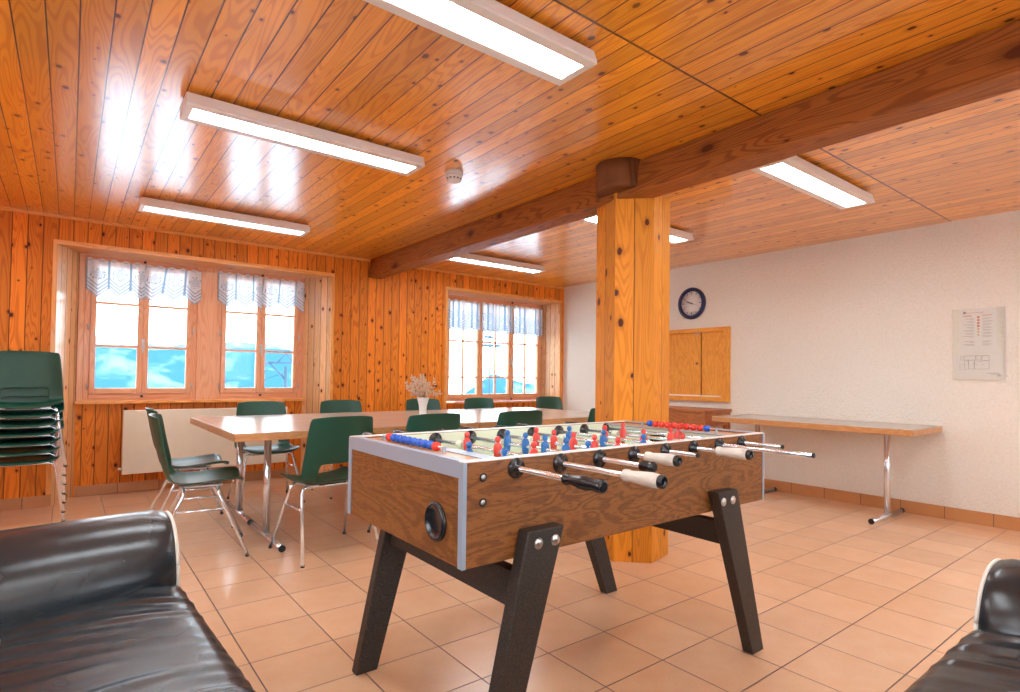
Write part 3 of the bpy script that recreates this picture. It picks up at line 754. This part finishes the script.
# ================================================================== chairs
def chair_profile():
    return [(.235, .452), (.225, .468), (.18, .474), (.08, .462), (-.04, .452), (-.12, .456), (-.175, .480), (-.205, .525), (-.222, .58), (-.240, .65), (-.258, .74), (-.272, .82), (-.283, .868), (-.292, .880)]
def make_chair():
    r = empty('stacking_chair', '', 'chair')
    prof = chair_profile(); nv = len(prof) - 1; nu = 10
    hw = [.205, .222, .232, .238, .240, .240, .238, .234, .230, .225, .219, .212, .204, .185]
    def f(a, b):
        j = round(b * nv); u = 2 * a - 1
        y, z = prof[j]; w_ = hw[j]
        k = min(1, max(0, (j - 5) / 3))        # 0 seat .. 1 back
        e = abs(u) ** 4
        y2 = y + .035 * e * k + (.018 * (u * u) * k)
        z2 = z + (.022 * e - .010 * (1 - u * u)) * (1 - k) - (.012 * e * (1 if j == nv else 0))
        return Vector((u * w_, y2, z2))
    sh = MB().grid(f, nu, nv, skip=lambda i, j: 2 <= i <= 7 and 6 <= j <= 7).build('shell', M['green'], r, solid=.009, subsurf=2)
    def hoop(y_foot, y_top, s):
        x1 = .255; x0 = .185; zt = .432
        pts = [(-x1, y_foot, .008), (-x0 - .012, y_top, zt - .04), (-x0 - .004, y_top, zt - .014), (-x0 + .02, y_top, zt), (x0 - .02, y_top, zt), (x0 + .004, y_top, zt - .014), (x0 + .012, y_top, zt - .04), (x1, y_foot, .008)]
        return MB().tube(pts, .0105, 10)
    a = hoop(.265, .095, 1).build('front_leg_frame', M['chrome'], r)
    b = hoop(-.275, -.095, -1).build('rear_leg_frame', M['chrome'], r)
    for s in (-1, 1):
        m = MB(); z = .30; t_ = (z - .008) / (.392 - .008); xx = .255 + (.197 - .255) * t_
        m.cyl((s * xx, .265 + (.095 - .265) * t_, z), (s * xx, -.275 + (.18) * t_, z), .008, n=8)
        m.build('side_brace', M['chrome'], r)
    for par, y in ((a, .265), (b, -.275)):
        for s in (-1, 1): MB().lathe([(.011, 0), (.012, .003), (.0112, .018)], 10, (s * .2535, y * .985, 0)).build('foot_cap', M['rubber'], par)
    for s in (-1, 1): MB().box(s * .13 - .03, s * .13 + .03, -.12, .12, .436, .446).build('seat_bracket', M['steel'], r)
    return r
ch0 = make_chair(); ch0.scale = (1.02, 1.0, 1.02)
GC = 'green chairs round the dining tables'
R = math.radians
chairs = [((1.345, 3.87), R(5), 'green plastic chair left of the football table, with its back to the camera'),
          ((2.00, 3.83), R(1), 'green plastic chair behind the football table, directly in front of the vase'),
          ((2.78, 3.83), R(-3), 'green plastic chair behind the football table, between the vase and the pillar'),
          ((3.80, 3.90), R(0), 'green plastic chair almost hidden behind the pillar'),
          ((.68, 4.30), R(-98), 'green plastic chair at the left table end, the nearer one, seen from its side'),
          ((.73, 5.08), R(-92), 'green plastic chair at the left table end, the farther one'),
          ((1.42, 5.66), R(180), 'green plastic chair on the far side of the tables, in front of the radiator'),
          ((2.18, 5.66), R(180), 'green plastic chair on the far side of the tables, right of the radiator'),
          ((3.14, 5.70), R(180), 'green plastic chair on the far side of the tables, right behind the vase'),
          ((3.90, 5.70), R(180), 'green plastic chair on the far side, below the left part of the triple window'),
          ((5.02, 5.72), R(176), 'green plastic chair on the far side, below the right end of the triple window')]
for i, ((x, y), rz, lb) in enumerate(chairs):
    if i == 0: ch0.location = (x, y, 0); ch0.rotation_euler.z = rz; ch0['label'] = lb; ch0['group'] = GC
    else: dup(ch0, (x, y, 0), rz, lb, GC)
names = ['the bottom one', 'second from the bottom', 'third from the bottom', 'the middle one', 'third from the top', 'second from the top', 'the top one']
for k in range(7):
    dup(ch0, (-.27 + .003 * (k % 2), 6.03 - .004 * k, .071 * k), R(180 + (-1) ** k * .6), 'green plastic chair in the stack by the pine wall, ' + names[k], 'stacked green chairs')

# vase with dried flowers
vs = MB().lathe([(.030, 0), (.034, .01), (.030, .06), (.034, .12), (.050, .185), (.053, .19), (.049, .185), (.031, .12), (.026, .06), (.026, .015), (.0001, .012)], 28).build('vase', M['white'], loc=(2.34, 4.42, TZ))
tag(vs, 'slim white vase on the dining table', 'vase')
bq = empty('dried_flowers', 'bunch of dried cream flowers standing in the white vase', 'dried flowers', (2.34, 4.42, TZ + .02))
m = MB(); bl = MB(); rf = random.Random(11)
for k in range(46):
    a = rf.random() * 2 * PI; sp_ = rf.random() ** .6 * .14; hgt = .23 + rf.random() * .15 - sp_ * .3
    tip = Vector((math.cos(a) * sp_, math.sin(a) * sp_, hgt)); mid = Vector((math.cos(a) * sp_ * .25, math.sin(a) * sp_ * .25, .16))
    base = Vector((math.cos(a) * .012, math.sin(a) * .012, .005)); m.tube([base, mid, tip], .0016, 5)
    for q in range(9):
        d = Vector((rf.uniform(-1, 1), rf.uniform(-1, 1), rf.uniform(-.4, 1.2))).normalized(); p = tip + d * .006 - (tip - mid).normalized() * rf.random() * .05
        bl.tube([p, p + d * .012, p + d * .026], [.002, .0065, .0015], 5)
m.build('stems', M['stem'], bq); o = bl.build('blossoms', M['bloom'], bq); o['kind'] = 'stuff'

# ================================================================== table football
FX0, FX1, FY0, FY1, FZ0, FZ1 = .855, 2.425, 1.37, 2.205, .622, .92
ft = empty('football_table', 'walnut veneered table football game with angled black legs', 'table football', (FX0, FY0, 0))
def F(x0, x1, y0, y1, z0, z1, axis=None): return (x0 - FX0, x1 - FX0, y0 - FY0, y1 - FY0, z0, z1, axis)
T = .028
MB().box(*F(FX0, FX1, FY0, FY0 + T, FZ0, FZ1 - .004, 'x')).build('side_panel', M['walnut'], ft)
MB().box(*F(FX0, FX1, FY1 - T, FY1, FZ0, FZ1 - .004, 'x')).build('side_panel', M['walnut'], ft)
MB().box(*F(FX0, FX0 + T, FY0 + T, FY1 - T, FZ0, FZ1 - .004, 'y')).build('end_panel', M['walnut'], ft)
MB().box(*F(FX1 - T, FX1, FY0 + T, FY1 - T, FZ0, FZ1 - .004, 'y')).build('end_panel', M['walnut'], ft)
MB().box(*F(FX0 + T, FX1 - T, FY0 + T, FY1 - T, FZ0 + .01, FZ0 + .022, 'x')).build('bottom_panel', M['walnut'], ft)
# inner lining and rails
GX0, GX1 = .995, 2.255
MB().box(*F(GX0, GX1, FY0 + T, FY1 - T, .792, .800)).build('playfield', M['field'], ft)
m = MB(); cxm = (GX0 + GX1) / 2; cym = (FY0 + FY1) / 2
m.box(*F(cxm - .003, cxm + .003, FY0 + T + .01, FY1 - T - .01, .8001, .8008))
for s, gx in ((1, GX0), (-1, GX1)):
    m.box(*F(min(gx, gx + s * .2), max(gx, gx + s * .2), cym - .203, cym - .197, .8001, .8008)); m.box(*F(min(gx, gx + s * .2), max(gx, gx + s * .2), cym + .197, cym + .203, .8001, .8008))
    m.box(*F(min(gx + s * .197, gx + s * .203), max(gx + s * .197, gx + s * .203), cym - .2, cym + .2, .8001, .8008))
n_ = 40
for k in range(n_):
    a, b = 2 * PI * k / n_, 2 * PI * (k + 1) / n_
    ring = [(r_ * math.cos(t_), r_ * math.sin(t_)) for r_, t_ in ((.10, a), (.106, a), (.106, b), (.10, b))]
    m.prism([(cxm - FX0 + p, cym - FY0 + q) for p, q in ring], .8001, .8008)
m.build('field_lines', M['line'], ft)
for y0, y1 in ((FY0 + T, FY0 + T + .006), (FY1 - T - .006, FY1 - T)):
    MB().box(*F(GX0, GX1, y0, y1, .80, FZ1 - .006)).build('inner_lining', M['inner'], ft)
for x0, x1 in ((GX0 - .012, GX0), (GX1, GX1 + .012)):
    m = MB(); m.box(*F(x0, x1, FY0 + T, cym - .10, .80, .905)); m.box(*F(x0, x1, cym + .10, FY1 - T, .80, .905)); m.box(*F(x0, x1, cym - .10, cym + .10, .878, .905))
    m.build('goal_wall', M['inner'], ft)
# end ledges of wood with a thin top
MB().box(*F(FX0 + T, GX0 + .005, FY0 + T, FY1 - T, .9055, .9105, 'y')).build('end_ledge', M['edgewood'], ft)
MB().box(*F(GX1 - .005, FX1 - T, FY0 + T, FY1 - T, .9055, .9105, 'y')).build('end_ledge', M['edgewood'], ft)
MB().box(*F(GX0 - .03, GX0 + .022, FY0 + T, FY1 - T, .9106, .9125)).build('clear_cover', M['alu'], ft)
MB().box(*F(GX1 - .022, GX1 + .03, FY0 + T, FY1 - T, .9106, .9125)).build('clear_cover', M['alu'], ft)
# aluminium trims
MB().box(*F(FX0 - .002, FX1 + .002, FY0 - .002, FY0 + T, FZ1 - .004, FZ1, 'x')).build('top_edge', M['line'], ft, bevel=.001)
MB().box(*F(FX0 - .002, FX1 + .002, FY1 - T, FY1 + .002, FZ1 - .004, FZ1, 'x')).build('top_edge', M['line'], ft, bevel=.001)
for x0, x1, xo in ((FX0 - .003, FX0 + T, FX0), (FX1 - T, FX1 + .003, FX1)):
    MB().box(*F(x0, x1, FY0 + T, FY1 - T, FZ1 - .004, FZ1, 'y')).build('top_edge', M['alu'], ft)
    s = -1 if xo == FX0 else 1
    a, b = (xo - .003, xo) if s < 0 else (xo, xo + .003)
    MB().box(*F(a, b, FY0, FY1, FZ1 - .048, FZ1 - .0045, 'y')).build('end_trim', M['alu'], ft)
    for yy0, yy1, sy in ((FY0, FY0 + .022, -1), (FY1 - .022, FY1, 1)):
        m = MB(); m.box(*F(a - (.001 if s < 0 else 0), b + (.001 if s > 0 else 0), yy0, yy1, FZ0, FZ1 - .0045, 'z'))
        if sy < 0: m.box(*F(min(xo, xo - s * .008) - .004 * (s < 0), max(xo, xo - s * .008) + .004 * (s > 0), FY0 - .003, FY0 - .0003, FZ0, FZ1 - .0045, 'z'))
        else: m.box(*F(min(xo, xo - s * .008) - .004 * (s < 0), max(xo, xo - s * .008) + .004 * (s > 0), FY1 + .0003, FY1 + .003, FZ0, FZ1 - .0045, 'z'))
        m.build('corner_strip', M['alu'], ft)
# ball return cup, screws
for xo, s in ((FX0, -1), (FX1, 1)):
    c = (xo - FX0 + s * .001, 1.517 - FY0 if s < 0 else 2.05 - FY0, .727)
    MB().lathe([(.058, 0), (.058, .007), (.052, .012), (.047, .011), (.043, .005), (.030, .0022), (.0001, .0015)], 36, c, (s, 0, 0), caps=False).build('ball_return_cup', M['blackpl'], ft)
for x, z in ((.919, .871), (.919, .80), (2.335, .83)):
    q = MB().lathe([(.0125, 0), (.0125, .002), (.009, .003), (.009, .001)], 18, (x - FX0, 0, z), (0, -1, 0)).build('screw_ring', M['rubber'], ft)
    MB().lathe([(.0085, .0005), (.007, .003), (.0001, .0035)], 14, (x - FX0, 0, z), (0, -1, 0)).build('screw', M['steel'], q)
# legs
def leg(xt, xb, y0, y1, sgn, z_t=.708):
    r_ = []
    wt_, wb_ = .070, .043; fy = .04 * (y0 > 1.8)
    m = MB()
    bot = [(xb - wb_ - FX0, y0 - FY0 - fy, 0), (xb + wb_ - FX0, y0 - FY0 - fy, 0), (xb + wb_ - FX0, y1 - FY0 - fy, 0), (xb - wb_ - FX0, y1 - FY0 - fy, 0)]
    top = [(xt - wt_ - FX0, y0 - FY0, z_t), (xt + wt_ - FX0, y0 - FY0, z_t), (xt + wt_ - FX0, y1 - FY0, z_t), (xt - wt_ - FX0, y1 - FY0, z_t)]
    m.hexa(bot, top); l = m.build('leg', M['blackleg'], ft, bevel=.004)
    for dx in (-.033, .033):
        MB().lathe([(.017, 0), (.016, .003), (.010, .006), (.0001, .007)], 18, (xt + dx - FX0, (y0 if sgn < 0 else y1) - FY0, .668), (0, sgn, 0)).build('bolt', M['steel'], l)
    return l
LT, LB = 1.115, .925; RTT, RB = 2.068, 2.30
leg(LT, LB, FY0 - .052, FY0 - .0035, -1); leg(RTT, RB, FY0 - .052, FY0 - .0035, -1)
leg(LT, LB, FY1 + .0035, FY1 + .052, 1); leg(RTT, RB, FY1 + .0035, FY1 + .052, 1)
for xa in (1.045, 2.125):
    s = 1 if xa < 1.5 else -1
    MB().hexa([(xa - .02 - FX0, FY0 - .0033 - FY0, .475), (xa + .02 - FX0, FY0 - .0033 - FY0, .475), (xa + .02 - FX0, FY1 + .0033 - FY0, .475), (xa - .02 - FX0, FY1 + .0033 - FY0, .475)],
              [(xa - .02 + s * .02 - FX0, FY0 - .0033 - FY0, .575), (xa + .02 + s * .02 - FX0, FY0 - .0033 - FY0, .575), (xa + .02 + s * .02 - FX0, FY1 + .0033 - FY0, .575), (xa - .02 + s * .02 - FX0, FY1 + .0033 - FY0, .575)], 'y').build('crossbar', M['blackleg'], ft, bevel=.003)
# score beads
for xb, y0, y1, order in ((.935, 1.67, 2.02, 'rbbbbbbbbr'), (2.31, 1.585, 1.925, 'brrrrrrrrb')):
    MB().cyl((xb - FX0, y0 - .05 - FY0, .928), (xb - FX0, y1 + .05 - FY0, .928), .003, n=8).build('score_wire', M['steel'], ft)
    m = MB()
    for yy in (y0 - .05, y1 + .05): m.box(xb - .005 - FX0, xb + .005 - FX0, yy - .003 - FY0, yy + .003 - FY0, .9105, .932)
    m.build('wire_holder', M['alu'], ft)
    n = len(order)
    for k, cch in enumerate(order):
        yy = y0 + (y1 - y0) * k / (n - 1); big = k in (0, n - 1); rr_ = .0145
        MB().lathe([(.004, -.0155), (rr_ * .62, -.0145), (rr_ * .95, -.009), (rr_ * 1.04, -.003), (rr_ * 1.04, .003), (rr_ * .95, .009), (rr_ * .62, .0145), (.004, .0155)], 16, (xb - FX0, yy - FY0, .928), (0, 1, 0)).build('score_bead', M['redbead'] if cch == 'r' else M['bluebead'], ft)
# rods with players
RZ = .887
def player(par, x, y, mat):
    m = MB(); x -= FX0; y -= FY0
    # body of a table football man: foot block, legs, torso, head
    def sec(z, hx, hy): return (z, hx, hy)
    secs = [(RZ - .080, .017, .010), (RZ - .070, .017, .011), (RZ - .062, .009, .009), (RZ - .035, .010, .011), (RZ - .018, .013, .014), (RZ, .015, .017), (RZ + .018, .014, .0185), (RZ + .028, .009, .014), (RZ + .032, .005, .006)]
    n = 12; rings = []
    for z, hx, hy in secs: rings.append([m.b.verts.new((x + hx * math.cos(2 * PI * j / n), y + hy * math.sin(2 * PI * j / n), z)) for j in range(n)])
    for i in range(len(secs) - 1):
        for j in range(n):
            f = m.b.faces.new((rings[i][j], rings[i][(j + 1) % n], rings[i + 1][(j + 1) % n], rings[i + 1][j])); f.smooth = True
    m.b.faces.new(rings[0][::-1]); m.b.faces.new(rings[-1])
    m.lathe([(.003, -.0115), (.0075, -.009), (.0105, -.003), (.0108, .003), (.008, .009), (.003, .0118)], 12, (x, y, RZ + .043))
    return m.build('player', mat, par)
rods = [(1.036, 1.153, 'black', 'b', (1.63, 1.43)), (1.210, 1.10, 'tape', 'r', (1.712, 1.503, 1.92)), (1.386, 1.190, 'stub', 'b', (1.894, 1.775, 1.656, 1.539, 1.425)),
        (1.558, 1.315, 'tape', 'r', (1.92, 1.805, 1.686, 1.568, 1.447)), (1.735, 1.231, None, 'b', (1.905, 1.693, 1.477)), (1.905, 1.263, 'tape', 'r', (1.85, 1.622, 1.42)),
        (2.080, .985, None, 'r', (1.90, 1.614)), (2.245, 1.188, None, 'r', (1.70,))]
for k, (rx, yh, hd, col, pl) in enumerate(rods):
    yend = yh if hd is None else yh - .01
    yfar = FY1 + {0: .16, 1: .22, 2: .10, 3: .20, 4: .14, 5: .18, 6: .05, 7: .16}[k]
    rd = MB().cyl((rx - FX0, yend - FY0, RZ), (rx - FX0, yfar - FY0, RZ), .008, n=14).build('rod', M['chrome'], ft)
    for yy, s in ((FY0, -1), (FY0 + T + .006, 1), (FY1 - T - .006, -1), (FY1, 1)):
        MB().lathe([(.031, 0), (.031, .003), (.027, .007), (.014, .010), (.012, .022 if s < 0 and yy == FY0 else .014), (.0085, .022 if s < 0 and yy == FY0 else .014)], 24, (rx - FX0, yy - FY0 + s * .0004, RZ), (0, s, 0)).build('bearing', M['blackpl'], rd)
    MB().lathe([(.0085, 0), (.015, .001), (.015, .028), (.0085, .029)], 14, (rx - FX0, max(pl) + .035 - FY0 if max(pl) < 2.08 else 2.09 - FY0, RZ), (0, 1, 0)).build('buffer_stop', M['inner'], rd)
    if hd:
        mt = M['tape'] if hd == 'tape' else M['blackpl']
        pr = [(.009, 0), (.016, .002), (.0165, .012), (.0125, .020), (.0135, .034), (.0185, .062), (.0195, .085), (.0165, .108), (.0155, .118), (.0185, .130), (.0175, .142), (.012, .146)]
        if hd == 'tape': pr = [(.009, 0), (.017, .003), (.018, .014), (.0155, .024), (.0175, .05), (.0195, .08), (.0205, .10), (.0185, .128)]
        if hd == 'stub': pr = [(.009, 0), (.016, .003), (.0175, .015), (.0165, .035), (.0175, .05), (.012, .056)]
        hnd = MB().lathe(pr, 24, (rx - FX0, yh - FY0, RZ), (0, -1, 0)).build('handle', mt, rd)
        if hd == 'tape': MB().lathe([(.0186, .128), (.0178, .138), (.012, .142), (.011, .132)], 24, (rx - FX0, yh - FY0, RZ), (0, -1, 0)).build('handle_end', M['blackpl'], rd)
    else:
        MB().cyl((rx - FX0, yend - .006 - FY0, RZ), (rx - FX0, yend - FY0, RZ), .0088, n=14).build('end_cap', M['rubber'], rd)
    # far side ends
    MB().lathe([(.009, 0), (.016, .002), (.0165, .012), (.0125, .020), (.0185, .062), (.0165, .108), (.0185, .13), (.012, .14)], 16, (rx - FX0, yfar - .01 - FY0, RZ), (0, 1, 0)).build('far_end_grip', M['blackpl'], rd)
    for y in pl: player(rd, rx, y, M['bluep'] if col == 'b' else M['redp'])

# ================================================================== sofas
def sofa(name, label, loc, rz, seed, L=1.9, D=.95, mirror=False, skew=0.0, cz=.476):
    """seat runs along local +x away from the armrest at x=0 ; the front edge lies at local y=0 and the seat goes to y=D"""
    r = empty(name, label, 'sofa', loc, rz)
    MB().box(.02, L, .03, D, .10, .27).build('base', M['leather'], r, bevel=.02, seg=3)
    rnd = random.Random(seed); fo = [(rnd.uniform(.05, L * .9), rnd.uniform(.1, D - .1), rnd.uniform(.06, .16), rnd.uniform(.9, 1.5), rnd.uniform(.003, .009)) for _ in range(30)]
    def seat(a, b):
        x = .005 + (L - .01) * a; y = (D + .01) * b
        ex = min(x, L - x) / .07; ey = min(y, D - y + .01) / .07
        ex = min(1, max(0, ex)); ey = min(1, max(0, ey))
        rnd_ = math.sqrt(max(0, 1 - (1 - ex) ** 2)) * math.sqrt(max(0, 1 - (1 - ey) ** 2))
        z = .37 + .055 * rnd_ + .012 * math.sin(PI * b) * math.sin(PI * min(1, a * 1.0))
        # creases that run across, toward the front edge
        wr = 0
        s_ = x + .10 * math.sin(y * 3.1) + .03 * math.sin(y * 9)
        q1 = .5 + .5 * math.sin(s_ * 46 + 1.8 * math.sin(y * 5 + x * 3)); q2 = .5 + .5 * math.sin(s_ * 83 + 2.4 * math.sin(y * 7 - x * 6))
        wr += .0115 * (q1 ** 4) * (.45 + .55 * math.sin(y * 4 + x * 7)) + .005 * (q2 ** 2) * (.5 + .5 * math.sin(y * 9 - x * 5))
        return Vector((x, y, z + wr * rnd_))
    m = MB(); nu, nv = 150, 60
    m.grid(seat, nu, nv)
    # skirt of the cushion
    b = m.b; b.verts.ensure_lookup_table()
    def vid(i, j): return b.verts[j * (nu + 1) + i]
    loop = [vid(i, 0) for i in range(nu)] + [vid(nu, j) for j in range(nv)] + [vid(nu - i, nv) for i in range(nu)] + [vid(0, nv - j) for j in range(nv)]
    prev = loop
    for dz, ins in ((-.03, -.004), (-.07, .0), (-.10, .012)):
        cur = []
        for v in loop:
            c = Vector((L / 2, D / 2, 0)); x = v.co.x + (ins if v.co.x < c.x else -ins) * (1 if abs(v.co.x - c.x) > L / 2 - .01 else 0); y = v.co.y + (ins if v.co.y < c.y else -ins) * (1 if abs(v.co.y - c.y) > D / 2 - .02 else 0)
            cur.append(b.verts.new((x, y, v.co.z + dz)))
        for i in range(len(loop)):
            f = b.faces.new((prev[i], cur[i], cur[(i + 1) % len(loop)], prev[(i + 1) % len(loop)])); f.smooth = True
        prev = cur
    b.faces.new(prev)
    st = m.build('seat_cushion', M['leather'], r)
    # bolster armrest: rounded section, axis along y
    C = (-.12, cz)
    def sect(t_):   # closed section in (x, z)
        a = 2 * PI * t_; rx = .175; rz_ = .165
        cx_ = math.cos(a); sz_ = math.sin(a)
        p = 2.5
        q = (abs(cx_) ** p + abs(sz_) ** p) ** (-1 / p)
        x = rx * q * cx_; z = rz_ * q * sz_
        x -= .35 * z * (1 if z > 0 else .55)      # leans outwards
        return x, z
    n = 44
    ms = MB(); rings = []
    ys = [0.0, .006, .02, .05, .11, .25, .45, .65, .82, .90, .935, .95]; sc_ = [.66, .80, .89, .955, .99, 1.01, 1.015, 1.01, 1.0, .98, .93, .82]
    for y, s_ in zip(ys, sc_):
        rings.append([ms.b.verts.new((C[0] + skew * y + sect(k / n)[0] * s_, y + .008, C[1] + sect(k / n)[1] * s_ + .002 * math.sin(y * 40 + k))) for k in range(n)])
    for i in range(len(ys) - 1):
        for k in range(n):
            f = ms.b.faces.new((rings[i][k], rings[i][(k + 1) % n], rings[i + 1][(k + 1) % n], rings[i + 1][k])); f.smooth = True
    ms.b.faces.new(rings[0][::-1]); ms.b.faces.new(rings[-1])
    bo = ms.build('bolster_armrest', M['leather'], r)
    for yy, s_ in ((.021, .885), (.905, .985)):
        mp = MB(); pts = [Vector((C[0] + skew * yy + sect(k / n)[0] * s_, yy, C[1] + sect(k / n)[1] * s_)) for k in range(n + 1)]
        mp.tube(pts, .0058, 8); mp.build('piping', M['piping'], bo)
    MB().box(-.24, .06, .03, D - .03, .10, .345).build('armrest_base', M['leather'], r, bevel=.03, seg=3)
    MB().hexa([(-.2, D, .10), (L, D, .10), (L, D + .24, .10), (-.2, D + .24, .10)], [(-.2, D + .03, .80), (L, D + .03, .80), (L, D + .20, .80), (-.2, D + .20, .80)]).build('backrest', M['leather'], r, bevel=.05, seg=4)
    for x in (.0, L - .08):
        for y in (.08, D - .04): MB().cyl((x, y, 0), (x, y, .101), .02, .026, 12).build('leg', M['chrome'], r)
    if mirror:
        for o in r.children_recursive:
            o.data.transform(Matrix.Scale(-1, 4, (0, 1, 0))); o.data.flip_normals()
    return r
# left: armrest at the far end (toward +y), front edge faces +x -> local x = -y world, local y = -x world
SL = sofa('sofa', 'black leather sofa in the lower left corner with piped bolster armrest', (.334, 2.43, 0), R(-87.5), 5, mirror=True, skew=.18)
SR = sofa('sofa', 'black leather sofa in the lower right corner with piped bolster armrest', (2.19, .545, 0), R(180), 9, cz=.425, L=1.6, D=.75)
